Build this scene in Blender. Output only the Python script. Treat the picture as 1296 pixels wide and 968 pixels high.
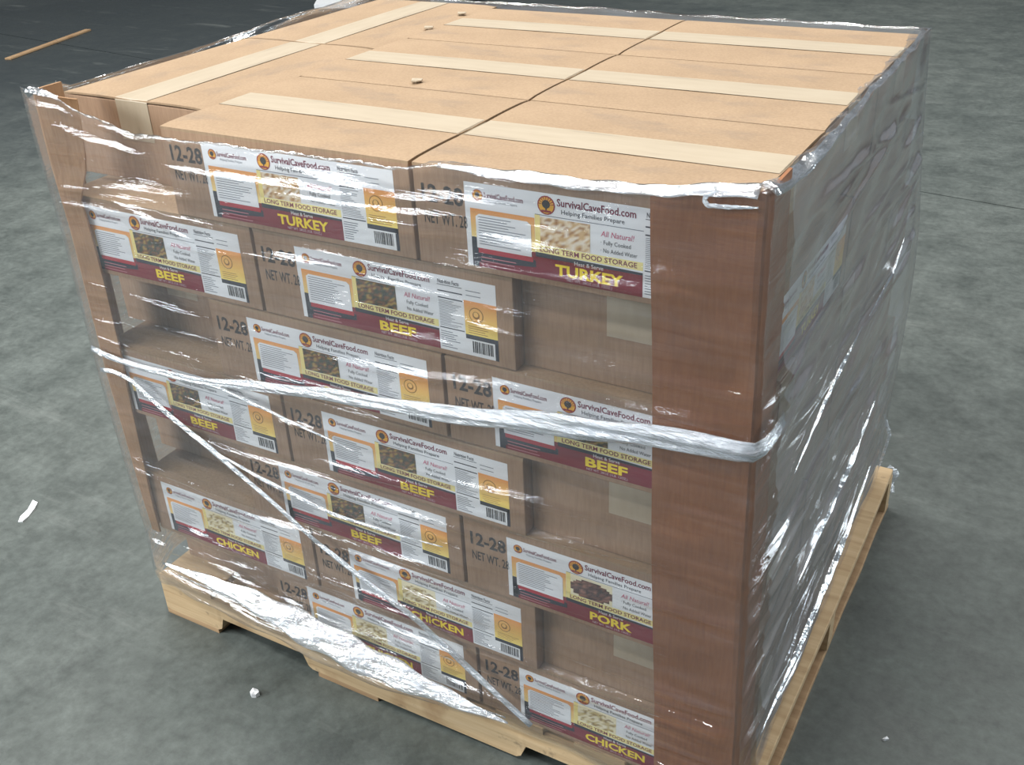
import bpy, bmesh, math, random
import numpy as np
from mathutils import Vector, Matrix

# ------------------------------------------------------------------ clear
for o in list(bpy.data.objects): bpy.data.objects.remove(o)
SC = bpy.context.scene
COL = SC.collection
random.seed(7)
RNG = np.random.default_rng(11)
S = 0.0254            # the plan below is in inches; z = 0 is the top of the pallet deck
HP = 4.1              # deck top above the floor

def P(x, y, z): return Vector((x*S, y*S, (z+HP)*S))

# ------------------------------------------------------------------ camera
CAM = (58.491, -41.174, 53.264)
YAW, PIT, ROL, FPX = -0.538, -0.516, -0.047, 1317.6
fw = Vector((math.sin(YAW)*math.cos(PIT), math.cos(YAW)*math.cos(PIT), math.sin(PIT)))
rt = Vector((math.cos(YAW), -math.sin(YAW), 0)); up = rt.cross(fw)
R_ = rt*math.cos(ROL)+up*math.sin(ROL); U_ = up*math.cos(ROL)-rt*math.sin(ROL)
cd = bpy.data.cameras.new('camera'); cam = bpy.data.objects.new('camera', cd); COL.objects.link(cam)
cd.sensor_fit = 'HORIZONTAL'; cd.sensor_width = 36; cd.lens = FPX/1296*36; cd.clip_start = .05; cd.clip_end = 200
m = Matrix((R_, U_, -fw)).transposed().to_4x4(); m.translation = P(*CAM); cam.matrix_world = m
SC.camera = cam
def on_plane(px, py, axis, val):         # pixel -> point (inches) on the plane axis = val
    d = fw + R_*((px-648)/FPX) - U_*((py-484)/FPX); c = Vector(CAM)
    return c + d*((val-c[axis])/d[axis])

# ------------------------------------------------------------------ world, lights, exposure
w = bpy.data.worlds.new('warehouse_air'); SC.world = w; w.use_nodes = True
bg = w.node_tree.nodes['Background']; bg.inputs[0].default_value = (.80, .90, 1.0, 1); bg.inputs[1].default_value = .24
def area(name, loc, target, sx, sy, power, col=(1, 1, 1)):
    l = bpy.data.lights.new(name, 'AREA'); l.shape = 'RECTANGLE'; l.size = sx; l.size_y = sy; l.energy = power; l.color = col
    o = bpy.data.objects.new(name, l); COL.objects.link(o); o.location = loc
    d = Vector(target)-Vector(loc); o.rotation_euler = d.to_track_quat('-Z', 'Y').to_euler(); return o
# a bank of high windows off to one side in front, and rows of ceiling strip lamps
area('high_window_light', (-4.6, -5.0, 3.7), (.5, .3, .4), 4.2, 1.9, 560, (.92, .97, 1))
# unseen fill lamp added beyond the load to brighten the hazy film side
area('side_fill_light', (7.5, 4.6, 2.2), (1.2, .5, .5), 3, 3, 215, (.82, .92, 1))
for lx in (-3.4, -.4, 2.6):
    for ly, pw in ((-2.9, 195), (.9, 112), (4.7, 150)):
        area('ceiling_strip_lamp', (lx, ly, 6.6), (lx, ly, 0), 2.2, .45, pw*(.3 if lx > 2 and ly < 4 else 1), (1, .985, .96))
SC.view_settings.view_transform = 'Standard'; SC.view_settings.look = 'None'
SC.view_settings.exposure = 0.12; SC.view_settings.gamma = 1.0; SC.view_settings.use_curve_mapping = False

# ------------------------------------------------------------------ materials
def lin(r, g, b):
    f = lambda c: (c/12.92 if c <= .04045 else ((c+.055)/1.055)**2.4)
    return (f(r/255), f(g/255), f(b/255))
def new_mat(name):
    m = bpy.data.materials.new(name); m.use_nodes = True; nt = m.node_tree
    return m, nt, nt.nodes['Principled BSDF']
def coords(nt, scale=(1, 1, 1), kind='Object'):
    tc = nt.nodes.new('ShaderNodeTexCoord'); mp = nt.nodes.new('ShaderNodeMapping'); mp.inputs['Scale'].default_value = scale
    nt.links.new(tc.outputs[kind], mp.inputs[0]); return mp.outputs[0]
def noise(nt, vec, scale, detail=4, rough=.55):
    n = nt.nodes.new('ShaderNodeTexNoise'); n.inputs['Scale'].default_value = scale; n.inputs['Detail'].default_value = detail
    n.inputs['Roughness'].default_value = rough; nt.links.new(vec, n.inputs['Vector']); return n.outputs['Fac']
def ramp(nt, fac, stops):
    r = nt.nodes.new('ShaderNodeValToRGB'); e = r.color_ramp.elements
    while len(e) < len(stops): e.new(.5)
    for el, (p, c) in zip(e, stops): el.position = p; el.color = (*c, 1) if len(c) == 3 else c
    nt.links.new(fac, r.inputs[0]); return r.outputs[0]
def mixc(nt, fac, a, b, mode='MIX'):
    n = nt.nodes.new('ShaderNodeMix'); n.data_type = 'RGBA'; n.blend_type = mode
    for sock, v in ((n.inputs[0], fac), (n.inputs[6], a), (n.inputs[7], b)):
        if hasattr(v, 'is_output'): nt.links.new(v, sock)
        else: sock.default_value = v if not isinstance(v, tuple) else (*v, 1)[:4]
    return n.outputs[2]
def bump(nt, h, strength, dist, bs=None):
    b = nt.nodes.new('ShaderNodeBump'); b.inputs['Strength'].default_value = strength; b.inputs['Distance'].default_value = dist
    nt.links.new(h, b.inputs['Height'])
    if bs: nt.links.new(b.outputs[0], bs.inputs['Normal'])
    return b.outputs[0]

def cardboard(name, c1, c2, rough=.8, smudge=0):
    m, nt, bs = new_mat(name)
    v = coords(nt); n1 = noise(nt, v, 9, 4); n2 = noise(nt, coords(nt, (1, 1, .12)), 260, 2)
    c = ramp(nt, n1, ((.3, c1), (.7, c2)))
    c = mixc(nt, .16, c, ramp(nt, n2, ((.35, (.2, .2, .2)), (.65, (.9, .9, .9)))), 'SOFT_LIGHT')
    if smudge:
        geo = nt.nodes.new('ShaderNodeNewGeometry')
        n3 = noise(nt, coords(nt, (2.2, 5, 2)), 3.1, 5, .62)
        # smudges vary from case to case
        oi = nt.nodes.new('ShaderNodeObjectInfo')
        c = mixc(nt, ramp(nt, n3, ((.56, (0, 0, 0)), (.8, (smudge,)*3))), c, (.16, .13, .11))
    nt.links.new(c, bs.inputs['Base Color']); bs.inputs['Roughness'].default_value = rough
    bump(nt, n1, .15, .004, bs); return m
M_CARD = cardboard('kraft_cardboard', (.315, .198, .120), (.365, .232, .144), .75, .45)
M_FLAP = cardboard('kraft_cardboard_flap', (.318, .214, .126), (.366, .250, .150), .75, .5)
M_BOARD = cardboard('brown_corner_board', (.260, .098, .034), (.305, .122, .045), .6, .2)
M_BOARDL = cardboard('tan_corner_board', (.37, .205, .10), (.43, .245, .122), .65, .2)

def tape_mat():
    m, nt, bs = new_mat('beige_packing_tape')
    n = noise(nt, coords(nt, (2, 14, 2)), 4, 5, .65)
    c = ramp(nt, n, ((.3, (.50, .42, .31)), (.62, (.45, .37, .265)), (.82, (.28, .23, .18))))
    nt.links.new(c, bs.inputs['Base Color']); bs.inputs['Roughness'].default_value = .38; return m
M_TAPE = tape_mat()

def print_mat():
    m, nt, bs = new_mat('label_print')
    a = nt.nodes.new('ShaderNodeAttribute'); a.attribute_name = 'Col'
    nt.links.new(a.outputs['Color'], bs.inputs['Base Color']); bs.inputs['Roughness'].default_value = .4; return m
M_PRINT = print_mat()
def ink_mat():
    m, nt, bs = new_mat('stamped_black_ink')
    n = noise(nt, coords(nt), 160, 3)
    nt.links.new(ramp(nt, n, ((.4, (.018, .016, .018)), (.7, (.07, .05, .04)))), bs.inputs['Base Color']); bs.inputs['Roughness'].default_value = .8
    return m
M_INK = ink_mat()

def wood(name, a, b, c):
    m, nt, bs = new_mat(name)
    n1 = noise(nt, coords(nt, (1.5, 18, 30)), 3, 6, .6); n2 = noise(nt, coords(nt), 7, 4, .6); n3 = noise(nt, coords(nt), 21, 4, .65)
    col = ramp(nt, n1, ((.25, a), (.6, b), (.85, c)))
    col = mixc(nt, ramp(nt, n2, ((.55, (0, 0, 0)), (.75, (.75,)*3))), col, (.26, .135, .055))
    col = mixc(nt, ramp(nt, n3, ((.62, (0, 0, 0)), (.75, (.8,)*3))), col, (.075, .05, .035))
    nt.links.new(col, bs.inputs['Base Color']); bs.inputs['Roughness'].default_value = .75
    bump(nt, n1, .4, .003, bs); return m
M_WOOD = wood('pale_pine_wood', (.42, .28, .145), (.57, .415, .24), (.63, .48, .30))
M_WOODD = wood('weathered_pine_wood', (.30, .18, .09), (.44, .29, .16), (.52, .37, .21))

def film_mat(name, haze, gloss_lo, gloss_hi, rough, sc=(5, 5, 75), bstr=.5):
    m, nt, bs = new_mat(name); nt.nodes.remove(bs); out = nt.nodes['Material Output']
    nA = noise(nt, coords(nt, sc), 1.0, 5, .6); nB = noise(nt, coords(nt, (9, 9, 14)), 1.2, 4, .6)
    add = nt.nodes.new('ShaderNodeMath'); add.operation = 'MULTIPLY_ADD'; nt.links.new(nB, add.inputs[0]); add.inputs[1].default_value = .7; nt.links.new(nA, add.inputs[2])
    nor = bump(nt, add.outputs[0], bstr, .012)
    tr = nt.nodes.new('ShaderNodeBsdfTransparent'); tr.inputs[0].default_value = (.985, .988, .99, 1)
    gl = nt.nodes.new('ShaderNodeBsdfGlossy'); gl.inputs['Roughness'].default_value = rough; gl.inputs[0].default_value = (1, 1, 1, 1); nt.links.new(nor, gl.inputs['Normal'])
    df = nt.nodes.new('ShaderNodeBsdfDiffuse'); df.inputs[0].default_value = (.76, .86, .98, 1)
    tl = nt.nodes.new('ShaderNodeBsdfTranslucent'); tl.inputs[0].default_value = (.80, .83, .87, 1)
    dm = nt.nodes.new('ShaderNodeMixShader'); dm.inputs[0].default_value = .35; nt.links.new(df.outputs[0], dm.inputs[1]); nt.links.new(tl.outputs[0], dm.inputs[2])
    mh = nt.nodes.new('ShaderNodeMixShader'); nt.links.new(ramp(nt, nA, ((.35, (haze*.5,)*3), (.62, (haze,)*3), (.8, (min(1, haze*2.2),)*3))), mh.inputs[0])
    nt.links.new(tr.outputs[0], mh.inputs[1]); nt.links.new(dm.outputs[0], mh.inputs[2])
    lw = nt.nodes.new('ShaderNodeLayerWeight'); lw.inputs[0].default_value = .35; nt.links.new(nor, lw.inputs['Normal'])
    mr = nt.nodes.new('ShaderNodeMapRange'); nt.links.new(lw.outputs['Fresnel'], mr.inputs[0]); mr.inputs[1].default_value = .04; mr.inputs[2].default_value = .55; mr.inputs[3].default_value = gloss_lo; mr.inputs[4].default_value = gloss_hi
    mg = nt.nodes.new('ShaderNodeMixShader'); nt.links.new(mr.outputs[0], mg.inputs[0]); nt.links.new(mh.outputs[0], mg.inputs[1]); nt.links.new(gl.outputs[0], mg.inputs[2])
    nt.links.new(mg.outputs[0], out.inputs[0]); return m
M_FILM = film_mat('clear_stretch_film', .048, .08, .62, .06, bstr=.35)
M_FILM2 = film_mat('clouded_stretch_film', .26, .15, .85, .10, bstr=.12)
M_ROPE = film_mat('bunched_stretch_film', .72, .18, .7, .17, (30, 30, 160), .6)
M_RIM = film_mat('gathered_film_edge', .40, .22, .8, .16, (14, 14, 60), .7)  # white haze raised so that it also carries the skirt's glare

def concrete():
    m, nt, bs = new_mat('worn_grey_concrete')
    tc = nt.nodes.new('ShaderNodeNewGeometry'); pos = tc.outputs['Position']
    n1 = noise(nt, pos, 1.1, 6, .62); n2 = noise(nt, pos, 7, 6, .7); n3 = noise(nt, pos, 42, 4, .7); n4 = noise(nt, pos, 2.6, 7, .72)
    c = ramp(nt, n1, ((.3, (.066, .078, .074)), (.7, (.100, .113, .106))))
    c = mixc(nt, .7, c, ramp(nt, n2, ((.3, (.28, .29, .28)), (.7, (.72, .72, .70)))), 'OVERLAY')
    c = mixc(nt, .45, c, ramp(nt, n3, ((.3, (.25,)*3), (.7, (.75,)*3))), 'OVERLAY')
    c = mixc(nt, ramp(nt, n4, ((.60, (0, 0, 0)), (.78, (.6,)*3))), c, (.026, .03, .03))      # oil stains
    # darker stretch of the slab, fading out from its centre
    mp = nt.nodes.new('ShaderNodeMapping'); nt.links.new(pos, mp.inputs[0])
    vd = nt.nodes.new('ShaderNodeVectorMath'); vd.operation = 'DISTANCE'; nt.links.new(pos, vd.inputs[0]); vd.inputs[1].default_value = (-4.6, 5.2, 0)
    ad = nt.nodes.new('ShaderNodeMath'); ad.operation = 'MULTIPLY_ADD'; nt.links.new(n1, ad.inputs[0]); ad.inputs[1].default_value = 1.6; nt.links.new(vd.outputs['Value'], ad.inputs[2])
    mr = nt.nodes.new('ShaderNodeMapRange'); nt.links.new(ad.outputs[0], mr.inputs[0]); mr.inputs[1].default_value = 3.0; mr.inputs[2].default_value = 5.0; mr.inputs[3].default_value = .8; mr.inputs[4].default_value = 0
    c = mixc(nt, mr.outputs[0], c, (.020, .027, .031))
    # pale scuffs dragged across the floor
    ms = nt.nodes.new('ShaderNodeMapping'); ms.inputs['Rotation'].default_value = (0, 0, .55); ms.inputs['Scale'].default_value = (.8, 4.5, 1); nt.links.new(pos, ms.inputs[0])
    n5 = noise(nt, ms.outputs[0], 1.3, 7, .72)
    c = mixc(nt, ramp(nt, n5, ((.58, (0, 0, 0)), (.74, (.55,)*3))), c, (.20, .215, .20))
    nt.links.new(c, bs.inputs['Base Color'])
    nt.links.new(ramp(nt, n2, ((.3, (.42,)*3), (.7, (.7,)*3))), bs.inputs['Roughness'])
    bump(nt, n3, .25, .003, bs); return m
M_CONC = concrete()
def plain(name, col, rough=.6):
    m, nt, bs = new_mat(name); n = noise(nt, coords(nt), 30, 3)
    nt.links.new(ramp(nt, n, ((.3, tuple(c*.88 for c in col)), (.7, col))), bs.inputs['Base Color']); bs.inputs['Roughness'].default_value = rough; return m
M_DARK = plain('dark_joint', (.02, .022, .022), .9)
M_PAPER = plain('white_paper', (.78, .80, .82), .7)
M_BLACK = plain('black_plastic', (.012, .013, .016), .35)
M_STEEL = plain('nail_steel', (.25, .22, .2), .45)

# ------------------------------------------------------------------ mesh helpers
def add_obj(name, me, mat=None, parent=None, loc=None):
    if mat and not me.materials: me.materials.append(mat)
    o = bpy.data.objects.new(name, me); COL.objects.link(o)
    if parent: o.parent = parent
    if loc is not None: o.location = loc
    return o
def tag(o, label=None, cat=None, group=None, kind=None):
    if label: o['label'] = label
    if cat: o['category'] = cat
    if group: o['group'] = group
    if kind: o['kind'] = kind
    return o
def empty(name, loc, rz=0):
    o = bpy.data.objects.new(name, None); COL.objects.link(o); o.location = loc; o.rotation_euler = (0, 0, rz); o.empty_display_size = .05; return o
def mesh(name, verts, faces, smooth=False):
    me = bpy.data.meshes.new(name); me.from_pydata([tuple(v) for v in verts], [], faces); me.update()
    if smooth: me.polygons.foreach_set('use_smooth', [True]*len(me.polygons))
    return me
def box_mesh(name, x0, y0, z0, x1, y1, z1, bev=0, seg=1, jit=0):
    bm = bmesh.new()
    vs = [bm.verts.new((x*S, y*S, z*S)) for z in (z0, z1) for y in (y0, y1) for x in (x0, x1)]
    for f in ((0, 2, 3, 1), (4, 5, 7, 6), (0, 1, 5, 4), (2, 6, 7, 3), (0, 4, 6, 2), (1, 3, 7, 5)): bm.faces.new([vs[i] for i in f])
    if bev: bmesh.ops.bevel(bm, geom=bm.edges[:], offset=bev*S, segments=seg, affect='EDGES', profile=.5)
    if jit:
        for v in bm.verts: v.co += Vector([random.uniform(-jit, jit)*S for _ in range(3)])
    bmesh.ops.recalc_face_normals(bm, faces=bm.faces[:])
    me = bpy.data.meshes.new(name); bm.to_mesh(me); bm.free(); return me
def sweep(name, pts, prof, smooth=True, closed=True):
    """prof(k, n) -> list of (side, out) offsets in inches; pts = [(pos, side_dir, out_dir)] in inches"""
    V, F = [], []; n = len(pts)
    for k, (p, a, b) in enumerate(pts):
        ring = prof(k, n); mN = len(ring)
        for (u, v) in ring:
            q = Vector(p)+Vector(a)*u+Vector(b)*v; V.append(P(*q))
    for k in range(n-1):
        for j in range(mN if closed else mN-1):
            j2 = (j+1) % mN
            F.append((k*mN+j, k*mN+j2, (k+1)*mN+j2, (k+1)*mN+j))
    if closed: F += [tuple(range(mN))[::-1], tuple((n-1)*mN+j for j in range(mN))]
    return mesh(name, V, F, smooth)

# ------------------------------------------------------------------ floor
# two concrete slabs with a sawn joint between them, over a dark bed
jd = Vector((17, -2.4, 0)).normalized(); jn = Vector((-jd.y, jd.x, 0)); j0 = Vector((33.2, 126.5, 0))
fl = add_obj('floor', mesh('floor', [P(-700, -400, -HP-1.0), P(700, -400, -HP-1.0), P(700, 900, -HP-1.0), P(-700, 900, -HP-1.0)], [(0, 1, 2, 3)]), M_DARK)
tag(fl, 'worn grey concrete warehouse floor with a sawn joint', 'floor', kind='structure')
def slab(n0, n1):
    a, b = j0+jd*-560, j0+jd*560
    q = [a+jn*n0, b+jn*n0, b+jn*n1, a+jn*n1]
    V = [P(p.x, p.y, -HP) for p in q]+[P(p.x, p.y, -HP-.9) for p in q]
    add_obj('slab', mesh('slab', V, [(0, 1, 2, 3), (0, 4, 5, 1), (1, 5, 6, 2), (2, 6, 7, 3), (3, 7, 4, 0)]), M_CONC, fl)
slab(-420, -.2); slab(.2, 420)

ce = add_obj('ceiling', box_mesh('ceiling', -700, -400, 0, 700, 900, 6), plain('ceiling_deck_paint', (.42, .43, .44), .8), None, (0, 0, 7.0))
tag(ce, 'pale painted metal warehouse roof deck high overhead', 'ceiling', kind='structure')

# ------------------------------------------------------------------ lean of the load (it creeps sideways layer by layer)
L, W, WD, H = 17.34, 12.2, 12.4, 5.377
DX = [-.755, -.30, .138, -.10, .38, .10, .50]
DY = [-.302, -.122, -.15, -.176, .018, .183, .50]
ZROW = [H*(6.5-i) for i in range(7)]
def interp(z, arr): return float(np.interp(z, ZROW[::-1], arr[::-1]))
DXF = [-.70, -.45, -.2, .05, .3, .5, .72]
def front_y(z): return min(interp(z, DY), interp(z, DY))
TOP = 7*H

# ------------------------------------------------------------------ pallet
PX, PY = -.1, .4
pal = empty('wooden_pallet', P(PX+24, PY+20, -HP))
tag(pal, 'pale wooden pallet with notched stringers under the wrapped load', 'pallet')
def prt(name, me, mat, parent):
    o = add_obj(name, me, mat, parent); o.matrix_parent_inverse = parent.matrix_world.inverted() if False else Matrix.Identity(4); return o
def to_local(me, origin):
    me.transform(Matrix.Translation(-Vector(origin))); me.update(); return me
PO = P(PX+24, PY+20, -HP)
def stringer(y0, seed):
    random.seed(seed)
    # side outline with two fork notches, swept through the thickness
    zt, zb, zn = -.58, -HP+.42, -HP+.42+1.35
    xs = [0, .5, 5.6, 6.0, 6.35, 14.4, 14.8, 15.1, 20, 26, 32.7, 33.1, 33.5, 42.2, 42.6, 42.9, 48, 48.6]
    bot = [zb+.1, zb, zb, zb+.25, zn, zn, zb+.3, zb, zb-.0, zb+.03, zb, zb+.3, zn, zn, zb+.25, zb, zb, zb+.1]
    V = []; n = len(xs)
    for yy in (y0, y0+1.5):
        for x, z in zip(xs, bot): V.append(P(PX+x, yy+random.uniform(-.03, .03), z))
        for x in xs: V.append(P(PX+x, yy+random.uniform(-.03, .03), zt))
    F = []
    for k in range(n-1):
        F += [(k, k+1, n+k+1, n+k), (2*n+k+1, 2*n+k, 3*n+k, 3*n+k+1), (k+1, k, 2*n+k, 2*n+k+1), (n+k, n+k+1, 3*n+k+1, 3*n+k)]
    F += [(0, n, 3*n, 2*n), (n-1, 3*n-1, 4*n-1, 2*n-1)]
    return to_local(mesh('stringer', V, F), PO)
for i, yy in enumerate((PY, PY+19.2, PY+38.5)): add_obj('stringer', stringer(yy, 3+i), M_WOOD, pal)
def board(name, x0, x1, z0, z1, y0=0, y1=40, mat=M_WOOD):
    random.seed(int(x0*10)+int(z0*10))
    ny = 9; V = []; F = []
    for k in range(ny):
        y = PY+y0+(y1-y0)*k/(ny-1); e0 = random.uniform(-.07, .07); e1 = random.uniform(-.07, .07)
        for (x, z) in ((x0+e0, z0), (x1+e1, z0), (x1+e1, z1-.05), (x1+e1-.06, z1), (x0+e0+.06, z1), (x0+e0, z1-.05)): V.append(P(PX+x, y, z))
    for k in range(ny-1):
        for j in range(6): F.append((6*k+j, 6*k+(j+1) % 6, 6*k+6+(j+1) % 6, 6*k+6+j))
    F += [(5, 4, 3, 2, 1, 0), tuple(6*(ny-1)+j for j in range(6))]
    return add_obj(name, to_local(mesh(name, V, F), PO), mat, pal)
for x0, wd, mt in ((0, 5.5, M_WOOD), (7.6, 3.5, M_WOODD), (13.6, 3.5, M_WOOD), (19.4, 3.6, M_WOOD), (25.4, 3.5, M_WOODD), (31.3, 3.5, M_WOOD), (37.2, 3.5, M_WOOD), (43.1, 5.5, M_WOOD)):
    board('deck_board', x0, x0+wd, -.58, 0, 0, 40, mt)
for x0, wd in ((0, 5.6), (15.6, 5.6), (43.0, 5.6)): board('bottom_board', x0, x0+wd, -HP, -HP+.42, 0, 40, M_WOODD)

# ------------------------------------------------------------------ label artwork (flat print, one mesh per product)
WHITE = (.88, .91, .95); CRIM = lin(128, 24, 44); NAVY = lin(38, 42, 58); CREAM = lin(246, 234, 160); ORNG = lin(240, 160, 84); PALE = lin(250, 232, 150)
MAROON = lin(120, 28, 62); YEL = lin(255, 226, 40); GREY = lin(120, 126, 138); INKC = lin(52, 54, 66); PINK = lin(205, 80, 120)
LW_, LH_ = 13.125, 4.366
class Art:
    def __init__(s): s.V, s.F, s.C = [], [], []
    def poly(s, pts, cols, lay):
        b = len(s.V); y = -.010-lay*.006
        for (u, v) in pts: s.V.append((u*LW_*S, y*S, v*LH_*S))
        s.F.append(tuple(range(b, b+len(pts)))); s.C.append(cols if isinstance(cols, list) else [cols]*len(pts))
    def rect(s, u0, v0, u1, v1, c, lay, ctop=None):
        s.poly([(u0, v0), (u1, v0), (u1, v1), (u0, v1)], [c, c, ctop or c, ctop or c], lay)
    def disc(s, u, v, r, c, lay, n=18):
        s.poly([(u+r*math.cos(a)/LW_, v+r*math.sin(a)/LH_) for a in [2*math.pi*k/n for k in range(n)]], c, lay)
    def text(s, t, u, v, hgt, c, lay, width=None, bold=0, shear=0):
        """u, v = lower left; hgt = letter height (share of label height); width = share of label width"""
        V, F = text_shape(t, bold)
        xs = [p[0] for p in V]; ys = [p[1] for p in V]; x0, x1, y0, y1 = min(xs), max(xs), min(ys), max(ys)
        ky = hgt*LH_/.72; kx = ky if width is None else width*LW_/(x1-x0)
        b = len(s.V); y = -.010-lay*.006
        for (px, py) in V: s.V.append(((u*LW_+(px-x0)*kx+py*ky*shear)*S, y*S, (v*LH_+py*ky)*S))
        for f in F: s.F.append(tuple(b+i for i in f)); s.C.append([c]*len(f))
    def build(s, name):
        me = mesh(name, s.V, s.F); a = me.color_attributes.new('Col', 'FLOAT_COLOR', 'CORNER')
        flat = []
        # from_pydata keeps loop order
        for cols in s.C:
            for c in cols: flat += [c[0], c[1], c[2], 1.0]
        a.data.foreach_set('color', flat); me.materials.append(M_PRINT); return me
_TX = {}
def text_shape(t, bold):
    if (t, bold) in _TX: return _TX[(t, bold)]
    cu = bpy.data.curves.new('t', 'FONT'); cu.body = t; cu.size = 1; cu.resolution_u = 2; cu.offset = bold; cu.fill_mode = 'FRONT'
    o = bpy.data.objects.new('t', cu); COL.objects.link(o)
    dg = bpy.context.evaluated_depsgraph_get(); e = o.evaluated_get(dg); me = e.to_mesh()
    V = [(v.co.x, v.co.y) for v in me.vertices]; F = [tuple(p.vertices) for p in me.polygons]
    # keep print facing out (-Y): u to the right, v up
    e.to_mesh_clear(); bpy.data.objects.remove(o); bpy.data.curves.remove(cu)
    _TX[(t, bold)] = (V, F); return V, F
FOOD = {
 'TURKEY': [lin(238, 220, 190), lin(214, 178, 128), lin(170, 120, 70), lin(246, 236, 220)],
 'BEEF': [lin(60, 66, 48), lin(120, 78, 48), lin(44, 46, 40), lin(170, 140, 70)],
 'PORK': [lin(70, 40, 40), lin(110, 70, 62), lin(48, 32, 36), lin(150, 104, 88)],
 'CHICKEN': [lin(236, 226, 190), lin(206, 186, 130), lin(150, 124, 74), lin(244, 236, 210)]}
def logo(A, u, v, r):
    A.disc(u, v, r, lin(150, 34, 36), 2); A.disc(u, v-.0*r, r*.86, lin(240, 178, 40), 3)
    for k in range(9):
        a = math.radians(10+20*k); a1, a2 = a-.07, a+.07
        A.poly([(u+r*.25*math.cos(a)/LW_, v+r*.25*math.sin(a)/LH_), (u+r*.9*math.cos(a1)/LW_, v+r*.9*math.sin(a1)/LH_), (u+r*.9*math.cos(a2)/LW_, v+r*.9*math.sin(a2)/LH_)], lin(170, 50, 30), 4)
    A.disc(u, v+.12*r/LH_, r*.46, lin(40, 30, 24), 5, 10)
    A.poly([(u-.09*r/LW_, v-.75*r/LH_), (u+.09*r/LW_, v-.75*r/LH_), (u+.06*r/LW_, v), (u-.06*r/LW_, v)], lin(40, 30, 24), 5)
    A.poly([(u-.7*r/LW_, v-.72*r/LH_), (u+.7*r/LW_, v-.72*r/LH_), (u+.5*r/LW_, v-.5*r/LH_), (u-.5*r/LW_, v-.5*r/LH_)], lin(150, 34, 36), 6)
def artwork(prod):
    A = Art(); rnd = random.Random(hash(prod) % 1000 if False else len(prod)*7)
    A.rect(0, 0, 1, 1, WHITE, 0)
    # left panel
    A.rect(.022, .30, .295, .70, PALE, 1, ORNG)
    A.rect(.022, .0, .30, .30, CRIM, 1); A.rect(.022, .0, .05, .36, NAVY, 2)
    A.poly([(.022, .05), (.30, .12), (.30, .20), (.022, .26)], NAVY, 2); A.rect(.05, .175, .285, .235, lin(176, 34, 50), 3)
    A.poly([(.045, .235), (.28, .235), (.28, .61), (.265, .645), (.06, .645), (.045, .61)], WHITE, 4)
    for k in range(11): A.rect(.057, .285+.032*k, .057+rnd.uniform(.12, .21), .294+.032*k, GREY, 5)
    for k in range(3): A.rect(.06, .03+.045*k, .06+rnd.uniform(.14, .2), .042+.045*k, lin(190, 120, 130), 5)
    logo(A, .058, .86, .30); A.text('SurvivalCaveFood.com', .085, .845, .062, MAROON, 2, .165, .012); A.text('Helping Families Prepare', .10, .795, .032, GREY, 2, .125)
    # centre panel
    logo(A, .345, .865, .47); A.text('SurvivalCaveFood.com', .388, .875, .085, MAROON, 2, .305, .02); A.text('Helping Families Prepare', .405, .79, .052, INKC, 2, .245, .004)
    A.rect(.298, .742, .722, .750, GREY, 1)
    A.rect(.296, .39, .318, .742, PALE, 1); A.rect(.296, .30, .722, .395, CREAM, 1)
    pal_ = FOOD[prod]; nx, ny = 15, 11; g = [[pal_[rnd.choice((0, 0, 1, 1, 2, 3))] for _ in range(nx+1)] for _ in range(ny+1)]
    for j in range(ny):
        for i in range(nx):
            if prod in ('PORK', 'CHICKEN') and ((i-nx/2+.5)/(nx/2))**2+((j-ny/2+1.2)/(ny/2))**2 > 1.0: continue
            u0, u1 = .318+.2*i/nx, .318+.2*(i+1)/nx; v0, v1 = .40+.325*j/ny, .40+.325*(j+1)/ny
            A.poly([(u0, v0), (u1, v0), (u1, v1), (u0, v1)], [g[j][i], g[j][i+1], g[j+1][i+1], g[j+1][i]], 2)
    if prod in ('PORK', 'CHICKEN'): A.rect(.318, .40, .518, .735, lin(246, 238, 205), 1)
    A.text('All Natural!', .56, .615, .066, PINK, 2, .125, .0, .15); A.text('· Fully Cooked', .56, .525, .05, INKC, 2, .115); A.text('· No Added Water', .56, .435, .05, INKC, 2, .14)
    A.text('LONG TERM FOOD STORAGE', .315, .322, .060, MAROON, 2, .385, .018)
    A.rect(.296, 0, .722, .25, CRIM, 2); A.poly([(.296, .25), (.722, .25), (.722, .278), (.296, .308)], NAVY, 2)
    A.text('Heat & Serve', .455, .225, .048, lin(226, 226, 230), 3, .115, .008)
    wd = {'TURKEY': .27, 'BEEF': .185, 'PORK': .20, 'CHICKEN': .31}[prod]
    A.text(prod, .512-wd/2, .075, .128, YEL, 3, wd, .035); A.text('NET WT. 28OZ (1LB. 12OZ.)', .425, .022, .034, lin(210, 190, 200), 3, .18)
    # nutrition column
    A.text('Nutrition Facts', .732, .90, .055, INKC, 2, .10, .012)
    for v, t, c in ((.875, .008, INKC), (.79, .016, INKC), (.70, .016, INKC), (.30, .014, INKC)): A.rect(.728, v, .845, v+t, c, 1)
    for k in range(17): A.rect(.73, .335+.021*k, .73+rnd.uniform(.05, .11), .342+.021*k, GREY, 1)
    for k in range(8): A.rect(.73, .04+.03*k, .73+rnd.uniform(.04, .1), .05+.03*k, GREY, 1)
    # right column
    A.rect(.85, .285, 1, .735, lin(252, 228, 120), 1, lin(240, 160, 84)); A.disc(.905, .56, .44, lin(150, 104, 40), 2, 22); A.disc(.905, .56, .39, lin(246, 190, 100), 3, 22); A.disc(.905, .56, .22, lin(150, 104, 40), 4, 14); A.disc(.905, .57, .15, lin(246, 195, 105), 5, 12)
    for k in range(4): A.rect(.865, .31+.03*k, .865+rnd.uniform(.07, .12), .318+.03*k, lin(170, 120, 60), 2)
    A.rect(.85, .225, 1, .285, NAVY, 1); A.rect(.985, 0, 1, .285, NAVY, 1)
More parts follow.
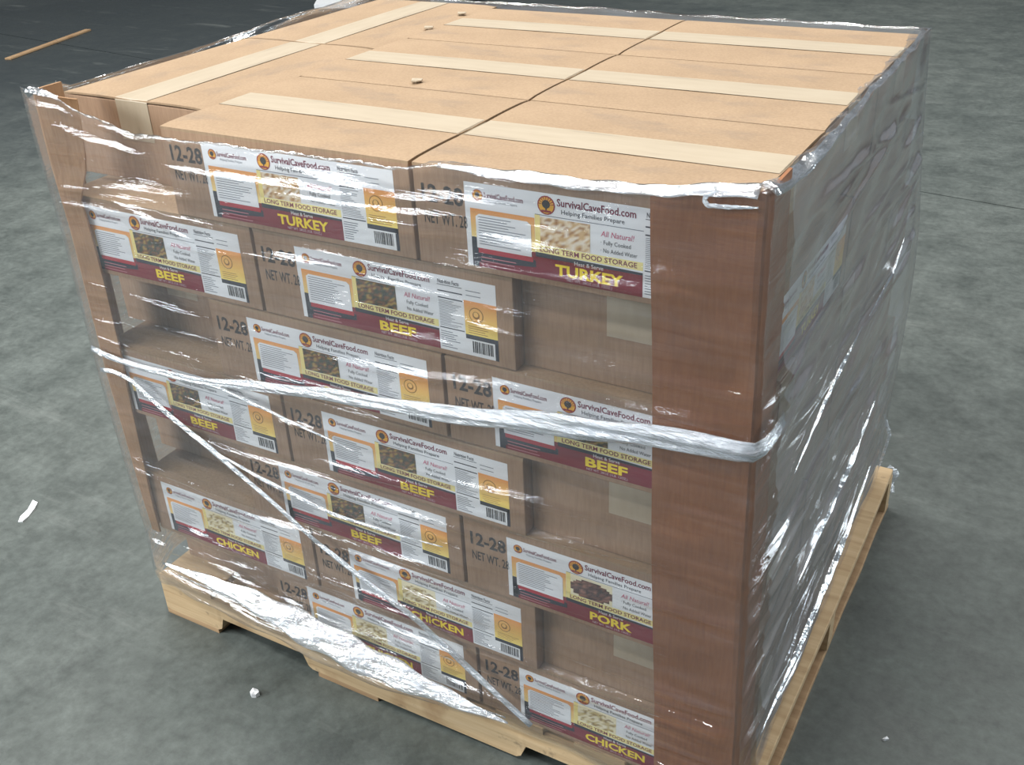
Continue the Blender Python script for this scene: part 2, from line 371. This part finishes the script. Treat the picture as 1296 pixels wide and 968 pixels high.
    for k in range(2): A.rect(.862, .80+.06*k, .93, .81+.06*k, GREY, 1)
    u = .88
    while u < .972:
        t = rnd.choice((.0025, .004, .006)); A.rect(u, .05, u+t, .205, (.02, .02, .03), 2); u += t+rnd.choice((.0025, .004))
    return A.build('label_'+prod.lower())
LABELS = {p: artwork(p) for p in FOOD}
def stamp():
    A = Art(); k = 0
    sx = LW_
    A.text('12-28', .02, .70, .21, (0, 0, 0), 0, 2.45/sx, .028); A.text('NET WT. 28', .025, .44, .15, (0, 0, 0), 0, 2.55/sx, .016)
    me = A.build('stamped_text'); me.materials.clear(); me.materials.append(M_INK); return me
STAMP = stamp()

# ------------------------------------------------------------------ cardboard cases
G = .07      # clearance at each end
def case_meshes(length, tag_):
    hx, hy, h = length/2-.12, WD/2-.035, H-.05
    body = box_mesh('body_'+tag_, -hx, -hy, 0, hx, hy, h-.17, .05, 2)
    fl = []
    for s in (-1, 1):
        bm = bmesh.new(); n = 9; rows = []
        # a top flap: hinged on the long side, slightly bowed, its free edge at the middle seam
        for k in range(n):
            t = k/(n-1); y = s*(hy-(hy-.035)*t); lift = .06*math.sin(math.pi*t)
            if k == 0: zt, zb = h-.045, h-.2
            else: zt, zb = h+lift-.02*t, h-.13+lift
            rows.append((y, zb, zt))
        V, F = [], []
        for x in (-hx-.0, hx+.0):
            for (y, zb, zt) in rows: V.append((x*S, y*S, zb*S))
            for (y, zb, zt) in rows: V.append((x*S, y*S, zt*S))
        for k in range(n-1):
            q = [(k, k+1, n+k+1, n+k), (2*n+k, 3*n+k, 3*n+k+1, 2*n+k+1), (k, 2*n+k, 2*n+k+1, k+1), (n+k, n+k+1, 3*n+k+1, 3*n+k)]
            F += q
        F += [(0, n, 3*n, 2*n), (n-1, 3*n-1, 4*n-1, 2*n-1)]
        me = mesh('flap', V, F); b2 = bmesh.new(); b2.from_mesh(me); bmesh.ops.recalc_face_normals(b2, faces=b2.faces[:]); b2.to_mesh(me); b2.free(); fl.append(me)
    # tape over the seam, folded down both ends
    tw, t = 1.4, .03; V, F = [], []
    prof = [(-hx-t, h-2.6), (-hx-t, h-.1), (-hx+.08, h+t+.02), (0, h+t+.04), (hx-.08, h+t+.02), (hx+t, h-.1), (hx+t, h-2.6)]
    for (x, z) in prof: V += [(x*S, -tw*S, z*S), (x*S, 0, (z+(.012 if abs(x) < hx else 0))*S), (x*S, tw*S, z*S)]
    for k in range(len(prof)-1):
        for j in (0, 1): F.append((3*k+j, 3*k+3+j, 3*k+4+j, 3*k+1+j))
    tape = mesh('tape', V, F)
    for me, mt in ((body, M_CARD), (fl[0], M_FLAP), (fl[1], M_FLAP), (tape, M_TAPE)): me.materials.append(mt)
    return dict(body=body, flaps=fl, tape=tape, hx=hx, hy=hy)
CM = {'full': case_meshes(L, 'full'), 'short': case_meshes(L-1.7, 'short')}
L0, LB = 3.09, H-5.073+.02
def case(x, y, z, rz, label, prod=None, group='stacked food cases on the pallet', kind='full'):
    """x, y = centre of the case (inches), z = its base"""
    cm = CM[kind]
    o = empty('cardboard_case', P(x, y, z), rz); tag(o, label, 'box', group)
    add_obj('body', cm['body'], None, o); add_obj('flap', cm['flaps'][0], None, o); add_obj('flap', cm['flaps'][1], None, o)
    add_obj('tape', cm['tape'], None, o)['label'] = 'strip of beige packing tape over the seam'
    if prod:
        x0 = -L/2+L0 if kind == 'full' else -(L-1.7)/2+L0-1.7
        lb = add_obj('printed_label', LABELS[prod], None, o, (x0*S, -cm['hy']*S, LB*S)); lb['label'] = 'white, orange and crimson %s product label' % prod
        if kind == 'full':
            st = add_obj('stamped_text', STAMP, None, o, ((-L/2+.3)*S, -cm['hy']*S, LB*S)); st['label'] = 'black stencilled numbers 12-28'
    return o
ORD = ['top', 'second', 'third', 'fourth', 'fifth', 'sixth', 'bottom']
FRONT = {0: ('TURKEY', 'TURKEY'), 1: ('BEEF', 'BEEF'), 2: ('BEEF', 'BEEF'), 3: ('BEEF', 'BEEF'), 4: ('BEEF', 'PORK'), 5: ('CHICKEN', 'CHICKEN'), 6: ('CHICKEN', 'CHICKEN')}
HID = 'brown cardboard case buried inside the wrapped load, out of sight'
HG = 'cases hidden inside the load'
for r in range(7):
    z = (6-r)*H; dx, dy = DX[r], DY[r]; lay = ORD[r]+' layer'; pa, pb = FRONT[r]
    j = lambda a=.06: random.uniform(-a, a)
    random.seed(40+r)
    if r % 2 == 0:
        xl = dx+W/2; yr = 3.2
        if r == 0:
            case(xl, yr+L/2, z, -math.pi/2, 'set-back top-layer case, tape folded down its bare end, behind the tan corner board')
            case(xl+.06, yr+1.5*L+.05, z, -math.pi/2, 'top-layer case lying in line behind the set-back case with bare taped end')
        else:
            case(max(xl, W/2-.5), yr+L/2, z, -math.pi/2, 'plain-ended cardboard case set back in the %s beside the tan corner board' % lay)
            case(max(xl, W/2-.5), yr+1.5*L+.05, z, -math.pi/2, HID, None, HG)
        for c, (x0, prod) in enumerate(((dx+W+.0, pa), (dx+W+L, pb))):
            where = 'next to a plain case end' if c == 0 else 'partly under the dark corner board'
            for k in range(3):
                if k == 0: lb, g = 'cardboard case labelled %s in the %s, %s' % (prod, lay, where), None
                elif r == 0:
                    lb = ('top-layer case in the %s, %s' % (('middle column', 'right behind the first TURKEY case') if c == 0 else ('column along the film-hazed side', 'behind the TURKEY case'))) if k == 1 else \
                         ('top-layer case at the far end of the %s' % ('middle column' if c == 0 else 'column along the film-hazed side')); g = None
                elif c == 1:
                    lb = 'case end in the %s on the film-hazed side, %s' % (lay, 'middle of three' if k == 1 else 'farthest from the dark board'); g = None
                else: lb, g = HID, HG
                case(x0+L/2+(j() if k else 0), dy+WD*(k+.5)+(.15*k/2), z, 0, lb, prod if k == 0 else None, g or 'stacked food cases on the pallet')
    else:
        for c, (x0, prod) in enumerate(((dx, pa), (dx+L, pb))):
            for k in range(3):
                if k == 0:
                    where = 'beside the tan corner board' if c == 0 else 'next to a plain taped case end'
                    lb, g = 'cardboard case labelled %s in the %s, %s' % (prod, lay, where), None
                else: lb, g = HID, HG
                kd = 'short' if c == 0 else 'full'
                case(x0+L/2+(.85 if c == 0 else 0)+(0 if k == 0 else j(.03)), dy+WD*(k+.5), z, 0, lb, prod if k == 0 else None, g or 'stacked food cases on the pallet', kd)
        xr = dx+2*L+W/2; ys = dy+.75
        case(xr, ys+L/2, z, math.pi/2, 'plain taped case end in the %s beside the dark brown corner board' % lay, 'TURKEY' if r == 1 else None)
        case(xr, ys+1.5*L+.1, z, math.pi/2, 'long plain case in the %s at the far end of the film-hazed side' % lay)

# ------------------------------------------------------------------ corner boards
def board_strip(name, rows, mat, thick=.16):
    """rows: list over height of point lists (outline across the board); a folded sheet with thickness"""
    n = len(rows[0]); m_ = len(rows); V, F = [], []
    nor = []
    for r in rows:
        for k, p in enumerate(r):
            a = Vector(r[max(0, k-1)]); b = Vector(r[min(n-1, k+1)]); t = (b-a); nn = Vector((t.y, -t.x, 0)).normalized(); nor.append(nn)
    flat = [Vector(p) for r in rows for p in r]
    V = [P(*p) for p in flat]+[P(*(p-nn*thick)) for p, nn in zip(flat, nor)]
    o = len(flat)
    for i in range(m_-1):
        for k in range(n-1):
            a, b, c, d = i*n+k, i*n+k+1, (i+1)*n+k+1, (i+1)*n+k
            F += [(a, b, c, d), (o+b, o+a, o+d, o+c)]
        F += [(i*n, (i+1)*n, o+(i+1)*n, o+i*n), ((i+1)*n-1, o+(i+1)*n-1, o+(i+2)*n-1, (i+2)*n-1)]
    for k in range(n-1): F += [(k+1, k, o+k, o+k+1), ((m_-1)*n+k, (m_-1)*n+k+1, o+(m_-1)*n+k+1, o+(m_-1)*n+k)]
    me = mesh(name, V, F); b2 = bmesh.new(); b2.from_mesh(me); bmesh.ops.recalc_face_normals(b2, faces=b2.faces[:]); b2.to_mesh(me); b2.free(); return me
def corner_x(z): return float(np.interp(z, (0, 36), (47.62, 46.95)))
rows = []
for i in range(25):
    z = .25+(38.55-.25)*i/24; fx = corner_x(z); fy = min(front_y(min(z, TOP-.1)), .2 if z < 6 else 9)-.28
    x0 = float(np.interp(z, (0, 38), (42.75, 41.75))); tz = z-(.55 if i == 24 else 0)
    r = [(x0+(fx-x0)*t, fy+.05*math.sin(7*t+z*.3), z-(.75*(1-t) if i == 24 else 0)) for t in (0, .2, .4, .6, .8, .93)]
    r += [(fx-.10, fy+.03, z), (fx, fy+.16, z)]+[(fx+.04+.04*math.sin(z*.4+t), fy+.16+3.2*t, z) for t in (.2, .5, 1)]
    rows.append(r)
nb = add_obj('corner_board', board_strip('corner_board', rows, M_BOARD), M_BOARD)
tag(nb, 'wide dark brown cardboard corner board on the near edge of the load', 'corner board')
# narrower tan board on the other front corner: pinched where the top layer is set back
EDGE = ((38.75, 1.55, 4.25), (36.5, 1.5, 4.25), (34.6, 1.45, 4.25), (33.6, 1.4, 4.05), (32.0, 1.4, 3.3), (30, 1.4, 3.35), (26, 1.35, 3.45), (21.5, 1.3, 3.35), (15, 1.2, 2.75), (8, 1.1, 2.05), (5.0, 1.05, 1.85))
rows = []
zz = [e[0] for e in EDGE][::-1]
for z in np.linspace(5.0, 38.75, 36):
    a = float(np.interp(z, zz, [e[1] for e in EDGE][::-1])); b = float(np.interp(z, zz, [e[2] for e in EDGE][::-1]))
    fy = front_y(min(z, TOP-.1))-.32; k = math.exp(-((z-32.3)/1.1)**2); tuck = float(np.interp(z, (32.5, 34.5, 38), (0, .45, .9)))
    r = [(a-.3, fy+2.3, z), (a-.3, fy+1, z), (a-.12, fy+.1, z)]+[(a+(b-a)*t, fy-.16*k*math.sin(math.pi*t)+tuck*t*t, z-(.5*t if z > 38.5 else 0)) for t in (.05, .3, .6, .85, 1)]
    rows.append(r)
tb = add_obj('corner_board', board_strip('corner_board_tan', rows, M_BOARDL), M_BOARDL)
tag(tb, 'narrow tan cardboard corner board, creased near its top, ending above the pallet', 'corner board')

# ------------------------------------------------------------------ stretch film
def film_path(z):
    """plan outline of the film at height z, as corner points, starting at the front left corner, counter-clockwise"""
    fy = front_y(min(z, TOP-.1))-.62; fx = corner_x(min(z, 38))+.32
    if z < 6: fy = min(fy, -.25+.0*z)
    if z < 1.2: fy = float(np.interp(z, (-1.2, 1.2), (.12, -.25)))
    bul = 1.7*math.exp(-((z-19)/8)**2)
    lx = float(np.interp(z, (0, 5, 38), (.25, .6, .95)))
    farx = float(np.interp(z, (0, 12, 24, 38), (47.5, 47.6, 47.3, 46.45)))
    return [(lx, fy), (fx, fy), (farx+.2*math.exp(-((z-20)/9)**2), float(np.interp(z, (0, 38), (38.3, 37.55)))+bul), (-1.25, 38.6), (-1.2, 3.2)]
def resample(corners, rad=.45, step=(.33, .33, 1.2, 1.2, .8)):
    out = []; n = len(corners)
    for i in range(n):
        a = Vector((*corners[i], 0)); b = Vector((*corners[(i+1) % n], 0)); k = max(2, int(round(NSEG[i])))
        d = (b-a); Ln = d.length; t = d/Ln; nn = Vector((t.y, -t.x, 0))
        for q in range(k):
            s = q/k; p = a+d*s
            out.append((p.x, p.y, nn.x, nn.y, i, s*Ln))
    # round the normals at the corners
    return out
NSEG = (140, 112, 40, 36, 8)
zs = list(np.linspace(-1.1, TOP+.35, 300))
ncol = sum(NSEG)
def wr_field():
    w_ = []
    rr = random.Random(5)
    for seg, cnt, Ln in ((0, 150, 47), (1, 110, 38), (2, 25, 47), (3, 20, 36)):
        for _ in range(cnt):
            low = rr.random() < .45
            z0 = rr.uniform(-.5, 9) if low else rr.uniform(2, 38)
            if seg == 1: z0 = rr.uniform(0, 37)
            wd = rr.uniform(.13, .36); w_.append((seg, rr.uniform(0, Ln), rr.uniform(1.5, 11), z0, rr.gauss(0, .055 if seg == 0 else .09), wd, wd*rr.uniform(.25, 1.05)))
    # diagonal tension creases pulled out of the pinched tan board and toward the pallet corner
    for k in range(7): w_.append((0, 5+k, 7, 33.2-.35*k, .12-.09*k, .14, .09))
    for k in range(8): w_.append((0, 16+2*k, 16, 11-1.1*k, -.33, .2, .10))
    for k in range(7): w_.append((1, 26, 14, 15-1.4*k, .16, .25, .15))
    return w_
WRK = wr_field()
def film_mesh():
    rings = [resample(film_path(z)) for z in zs]; A = np.array([[e[:4]+(e[5],) for e in r] for r in rings])      # rows, columns, (x, y, nx, ny, s)
    seg = np.array([e[4] for e in rings[0]]); Z = np.array(zs)[:, None]*np.ones((1, len(seg))); Sx = A[:, :, 4]
    D = np.zeros_like(Z)
    for (sg, s0, ls, z0, sl, wd, am) in WRK:
        c = np.where(seg == sg)[0]; e = (Sx[:, c]-s0)/ls; q = (Z[:, c]-z0-sl*(Sx[:, c]-s0))/wd
        D[:, c] += am*np.exp(-q*q-e*e)
    D = np.minimum(D, .42)
    D += .07*np.sin(.35*Sx+.9*Z+seg)+.05*np.sin(.8*Sx-1.7*Z+2*seg)
    Ln = np.array((47, 38, 48, 36, 3))[seg]; edge = np.clip(np.minimum(Sx, np.maximum(0, Ln-Sx))/1.2, .12, 1); edge[:, seg == 4] = .12
    D *= edge
    f = np.where(seg == 0)[0]; sf, zf = Sx[:, f], Z[:, f]
    # loose belly of film above the pallet edge, and film sucked into the hollow of the set-back top case
    D[:, f] += .95*np.exp(-((zf-.6+.02*sf)/1.5)**2)*np.maximum(0, np.sin(np.pi*np.clip((sf-2.5)/29, 0, 1)))**.7
    D[:, f] -= .35*np.sin(np.pi*np.clip((sf-3.6)/8, 0, 1))*np.sin(np.pi*np.clip((zf-33)/4.5, 0, 1))
    X = A[:, :, 0]+A[:, :, 2]*D; Y = A[:, :, 1]+A[:, :, 3]*D
    V = np.stack([X, Y, Z], 2).reshape(-1, 3).tolist(); F = []
    for i in range(len(zs)-1):
        for k in range(ncol):
            k2 = (k+1) % ncol; F.append((i*ncol+k, i*ncol+k2, (i+1)*ncol+k2, (i+1)*ncol+k))
    return V, F
FV, FF = film_mesh()
# height of the top edge varies along the outline: stands up over the board tops and along the far sides
ring_top = resample(film_path(TOP))
def top_z(seg, s):
    if seg == 0: return float(np.interp(s, (0, 3.2, 5, 9, 14, 27, 30, 41, 42.5, 47.5), (38.95, 38.7, 37.9, 37.1, 37.25, 37.35, 37.8, 37.95, 38.35, 38.75)))+.05*math.sin(1.3*s)
    if seg == 1: return float(np.interp(s, (0, 2.5, 4, 36, 38.5), (38.75, 38.4, 37.95, 37.9, 38.0)))+.08*math.sin(1.9*s)
    if seg == 2: return 37.85+.06*math.sin(1.3*s)
    return float(np.interp(s, (0, 14, 20, 36), (38.15, 38.1, 37.72, 37.75)))+.03*math.sin(.7*s)
i_last = len(zs)-1
for i, z in enumerate(zs):
    if z < 33: continue
    t = (z-33)/(zs[-1]-33)
    for k, (x, y, nx, ny, seg, s) in enumerate(ring_top): FV[i*ncol+k][2] = 33+(top_z(seg, s)-33)*t
# bottom hem hangs unevenly over the deck edge
for i, z in enumerate(zs):
    if z > 3: continue
    t = (3-z)/4.1
    for k, (x, y, nx, ny, seg, s) in enumerate(ring_top):
        hem = -1.0+.35*math.sin(.21*s+1)+.12*math.sin(1.1*s) if seg == 0 else .06
        FV[i*ncol+k][2] = 3-(3-hem)*t
# lip folded inwards over the top edge
base = i_last*ncol
lip_rows = 4
cen = Vector((23, 18, 0))
for q in range(1, lip_rows+1):
    for k, (x, y, nx, ny, seg, s) in enumerate(ring_top):
        p = FV[base+k]; inw = ((float(np.interp(s, (0, 28, 30, 47), (.06, .06, 1.0, 1.2))) if seg == 0 else 1.0) if seg in (0, 1) else .4)*q/lip_rows*(.85+.12*math.sin(.9*s+seg)+.05*math.sin(3.7*s))
        if seg in (3, 4): inw *= .3
        if seg == 0 and s < 12: inw *= .35
        zt = p[2]+.08*math.sin(math.pi*q/lip_rows)+.05*math.sin(5*s+2*q)-(.12*q/lip_rows)
        if not (seg == 0 and 5 < s < 29): zt = max(zt, TOP+.12)
        FV.append([p[0]-nx*inw, p[1]-ny*inw, zt])
    o1 = base if q == 1 else len(FV)-2*ncol; o2 = len(FV)-ncol
    for k in range(ncol):
        k2 = (k+1) % ncol; FF.append((o1+k, o1+k2, o2+k2, o2+k))
PO2 = P(23, 19, 0)
wrap = empty('stretch_wrap', PO2)
tag(wrap, 'clear crinkled stretch film wrapped around the stacked cases', 'plastic wrap')
fm = mesh('film_sheet', [P(*v) for v in FV], FF, True); fm.materials.append(M_FILM); fm.materials.append(M_FILM2)
segs = [e[4] for e in ring_top]; idx = [0]*len(fm.polygons)
for q in range(len(fm.polygons)):
    k = q % ncol
    if (segs[k] == 2 or (segs[k] == 1 and ring_top[k][5] > 3.5)) and q < (len(zs)-1)*ncol: idx[q] = 1
fm.polygons.foreach_set('material_index', idx); add_obj('film_sheet', to_local(fm, PO2), None, wrap)

def rope(name, pts, width, mat, flat=.25, seed=1, outd=None):
    """a bunched band of film; pts: (pos, out_dir); width may be a list"""
    rr = random.Random(seed); n = 64; dense = []
    PT = [Vector(p) for p, _ in pts]; OD = [Vector(d) for _, d in pts]
    acc = [0]
    for a, b in zip(PT, PT[1:]): acc.append(acc[-1]+(b-a).length)
    for i in range(n):
        s = acc[-1]*i/(n-1); k = max(j for j in range(len(acc)) if acc[j] <= s+1e-6); k = min(k, len(acc)-2)
        t = (s-acc[k])/max(1e-6, acc[k+1]-acc[k]); p = PT[k].lerp(PT[k+1], t); od = OD[k].lerp(OD[k+1], t).normalized(); tg = (PT[k+1]-PT[k]).normalized()
        wv = np.interp(i/(n-1), np.linspace(0, 1, len(width)), width); sd = od.cross(tg).normalized()
        dense.append((p, sd, od, wv))
    ph = [rr.uniform(0, 6.28) for _ in range(8)]
    def prof(k, n_):
        wv = dense[k][3]; top = []; N = 9
        for j in range(N):
            u = -1+2*j/(N-1); v = flat*wv*(1-.7*u*u)*(.7+.45*math.sin(ph[j % 8]+k*.33+j*2.1))
            top.append((u*wv/2*(1+.12*math.sin(k*.7+j)), max(.02, v)))
        return top+[(u, -.02) for u, v in top[::-1]]
    me = sweep(name, [(p, a, b) for p, a, b, _ in dense], prof)
    return add_obj(name, to_local(me, PO2), mat, wrap)
def fpt(px, py, out=.16):      # pixel on the front film
    z = 20
    for _ in range(4):
        p = on_plane(px, py, 1, film_path(z)[0][1]-out); z = p.z
    return ((p.x, p.y, p.z), (0, -1, 0))
FX = corner_x(25)+.32
r1 = [fpt(116, 441), fpt(140, 452), fpt(190, 468), fpt(250, 482), fpt(330, 489), fpt(420, 500), fpt(550, 522), fpt(690, 535), fpt(822, 552), fpt(900, 563), fpt(944, 572)]
zc = r1[-1][0][2]
r1 += [((FX+.1, film_path(25)[0][1]+.05, zc), (.7, -.7, 0)), ((FX+.3, .5, zc+.1), (1, 0, 0)), ((FX+.32, 2.2, zc+.2), (1, 0, 0))]
o = rope('film_band', r1, [.45, .5, .55, .6, .75, .85, .95, 1.1, 1.2, 1.3, 1.3, 1.2, .9], M_ROPE, .2, 2); o['label'] = 'white twisted band of film drawn across the load'
r2 = [fpt(128, 468), fpt(145, 470), fpt(165, 480), fpt(210, 522), fpt(260, 562), fpt(330, 622), fpt(400, 685), fpt(470, 740), fpt(530, 786), fpt(590, 842), fpt(640, 888), fpt(672, 918)]
o = rope('film_band', r2, [.3, .45, .5, .5, .45, .4, .42, .5, .55, .55, .6, .5], M_ROPE, .3, 4); o['label'] = 'white rope of film slanting down to the pallet'
r3 = [fpt(222, 478), fpt(280, 492), fpt(340, 520), fpt(410, 553), fpt(450, 572)]
rope('film_band', r3, [.1, .22, .22, .18, .06], M_ROPE, .3, 6)
r4 = [fpt(260, 565), fpt(330, 605), fpt(420, 650), fpt(500, 676), fpt(560, 692)]
rope('film_band', r4, [.1, .35, .3, .2, .06], M_ROPE, .3, 8)
# gathered edges of film along the top and the bottom of the load
def edge_gather(name, seg, s0, s1, wid, seed, drop=.1, inset=.25):
    pts = []; sel = [(k, e) for k, e in enumerate(ring_top) if e[4] == seg and s0 <= e[5] <= s1][::4]
    for k, (x, y, nx, ny, sg, s) in sel:
        p = FV[base+k]; pts.append(((p[0]-nx*inset, p[1]-ny*inset, p[2]-drop), Vector((nx*.5, ny*.5, .85)).normalized()))
    return rope(name, pts, wid, M_RIM, .22, seed)
edge_gather('gathered_edge', 0, 29.5, 46.9, [.2, .5, .7, .65, .6, .7, .8], 11)
edge_gather('gathered_edge', 1, .2, 37.5, [.8, .7, .4, .3, .35, .3, .3], 12)
edge_gather('gathered_edge', 0, .1, 4, [.5, .5, .2], 13)
hem = [((p[0], p[1]-.75, p[2]), (0, -.80, .60)) for p, _ in (fpt(215, 705), fpt(270, 726), fpt(330, 752), fpt(400, 790), fpt(470, 826), fpt(540, 858), fpt(600, 884), fpt(650, 905))]  # extra film layer, its hazy white painting the glare above the pallet edge
o = rope('gathered_edge', hem, [.1, .7, 1.4, 2.1, 2.2, 1.8, 1.0, .1], M_RIM, .10, 15); o['label'] = 'gathered skirt of film above the pallet edge, glare whitened into it'
hem2 = [fpt(226, 728), fpt(290, 756), fpt(360, 793), fpt(430, 826), fpt(500, 856), fpt(560, 880), fpt(640, 908)]
rope('gathered_edge', hem2, [.1, .3, .3, .35, .35, .3, .1], M_RIM, .3, 16)
# long tight creases along the hazy side
def spt(px, py):
    p = on_plane(px, py, 0, 47.75); q = film_path(p.z); a, b = q[1], q[2]; x = a[0]+(b[0]-a[0])*max(0, min(1, (p.y-a[1])/(b[1]-a[1])))+.3
    p = on_plane(px, py, 0, x); return ((p.x, p.y, p.z), (.85, 0, .5))
for k, (cr, wd) in enumerate((([(1092, 412), (1062, 470), (1041, 515), (1005, 600)], .3), ([(1108, 505), (1075, 590), (1040, 668), (1008, 742)], .45), ([(1103, 585), (1072, 672), (1030, 775), (985, 878), (962, 930)], .6), ([(1145, 300), (1130, 345), (1100, 400)], .25))):
    rope('film_crease', [spt(*c) for c in cr], [.04, wd, wd*.8, .04], M_RIM, .35, 30+k)
rope('film_crease', [fpt(908, 241, .12), fpt(895, 247, .12), fpt(891, 254, .12), fpt(896, 260, .12), fpt(920, 262, .12), fpt(960, 263, .12)], [.1, .22, .2, .2, .14, .06], M_ROPE, .3, 41)
# loose tails at the far pallet corner
def tail(pts, wid, seed):
    rope('film_tail', [(p, (.7, -.7, .1)) for p in pts], wid, M_ROPE, .12, seed)
tail([(47.4, 37.5, 7), (47.9, 38.6, 4.5), (47.6, 38.9, 2.0), (47.3, 38.6, .3)], [.2, .35, .3, .2], 21)
tail([(48.0, 40.6, .1), (48.6, 41.0, -.9), (48.3, 40.9, -1.9), (48.7, 40.7, -2.6)], [.3, .9, .8, .3], 22)

# ------------------------------------------------------------------ things lying on the floor
def flat_scrap(name, outline, thick, mat, label, cat, curl=.1):
    n = len(outline); c = sum((Vector((*p, 0)) for p in outline), Vector())/n
    V = [(0, 0, (thick+curl)*S)]+[((x-c.x)*S, (y-c.y)*S, (thick+curl*(i % 2))*S) for i, (x, y) in enumerate(outline)]+[((x-c.x)*S, (y-c.y)*S, 0) for x, y in outline]
    F = [(0, 1+i, 1+(i+1) % n) for i in range(n)]+[(1+i, 1+n+i, 1+n+(i+1) % n, 1+(i+1) % n) for i in range(n)]+[tuple(range(2*n, n, -1))]
    me = mesh(name, V, F); b2 = bmesh.new(); b2.from_mesh(me); bmesh.ops.recalc_face_normals(b2, faces=b2.faces[:]); b2.to_mesh(me); b2.free()
    o = add_obj(name, me, mat, None, P(c.x, c.y, -HP)); tag(o, label, cat); return o
def fl_px(*pp): return [tuple(on_plane(a, b, 2, -HP))[:2] for a, b in pp]
flat_scrap('paper_scrap', fl_px((23, 661), (26, 655), (35, 645), (42, 634), (48, 636), (44, 645), (36, 654), (29, 661)), .05, M_PAPER, 'thin curled white paper scrap on the concrete beside the load', 'scrap')
flat_scrap('foam_chip', fl_px((317, 879), (321, 875), (327, 876), (329, 880), (324, 883), (319, 883)), .3, M_PAPER, 'small white foam chip on the concrete in front of the pallet', 'scrap')
flat_scrap('paper_chip', fl_px((1116, 936), (1122, 934), (1125, 936), (1119, 938)), .1, M_PAPER, 'tiny white chip on the shaded concrete near the dark pallet side', 'scrap')
for (fx_, fy_), where in (((527, 102), 'case behind the first TURKEY case'), ((542, 35), 'far middle case'), ((584, 17), 'back edge of the load')):
    c = on_plane(fx_, fy_, 2, TOP+.1); pts_ = [(c.x+.38*math.cos(a_)*(1+.3*math.sin(3*a_)), c.y+.42*math.sin(a_)) for a_ in [k*math.pi/3.5 for k in range(7)]]
    o = flat_scrap('cardboard_fleck', pts_, .07, M_TAPE, 'tiny pale fleck lying on the %s' % where, 'scrap', .02); o.location.z = (TOP+.09+HP)*S; o['group'] = 'pale flecks on top of the load'
# pale wooden lath on the dark concrete
a = on_plane(10, 76, 2, -HP); b = on_plane(112, 39, 2, -HP); mid = (a+b)/2; d = (b-a)
me = box_mesh('wooden_lath', -d.length/2, -1.0, 0, d.length/2, 1.0, .5, .1, 1, .06)
o = add_obj('wooden_lath', me, M_WOODD, None, P(mid.x, mid.y, -HP)); o.rotation_euler = (0, 0, math.atan2(d.y, d.x)); tag(o, 'long pale wooden lath lying on the dark concrete', 'wood strip')
# folded white sheet and black tote farther back
o = flat_scrap('folded_sheet', fl_px((398, 11), (452, 10), (478, -6), (408, -6)), 1.2, M_PAPER, 'folded white sheet lying on the floor beyond the load', 'sheet', .5)
tc = on_plane(566, 6, 2, -HP)
def tote():
    t = empty('black_tote', P(tc.x, tc.y+7, -HP), .2); tag(t, 'low black plastic tote on the floor beyond the load', 'tote')
    V, F = [], []
    for (hx, hy, z) in ((8, 6, 0), (9, 7, 6), (8.6, 6.6, 6), (7.7, 5.7, .4)):
        V += [(sx*hx*S, sy*hy*S, z*S) for sx, sy in ((-1, -1), (1, -1), (1, 1), (-1, 1))]
    for q in range(3):
        for k in range(4): F.append((4*q+k, 4*q+(k+1) % 4, 4*q+4+(k+1) % 4, 4*q+4+k))
    F += [(3, 2, 1, 0), (12, 13, 14, 15)]
    add_obj('tub', mesh('tub', V, F), M_BLACK, t)
    V, F = [], []
    for (hx, hy, z) in ((9, 7, 5.4), (9.6, 7.6, 5.4), (9.6, 7.6, 6.1), (8.7, 6.7, 6.1)):
        V += [(sx*hx*S, sy*hy*S, z*S) for sx, sy in ((-1, -1), (1, -1), (1, 1), (-1, 1))]
    for q in range(3):
        for k in range(4): F.append((4*q+k, 4*q+(k+1) % 4, 4*q+4+(k+1) % 4, 4*q+4+k))
    add_obj('rim', mesh('rim', V, F), M_BLACK, t)
tote()
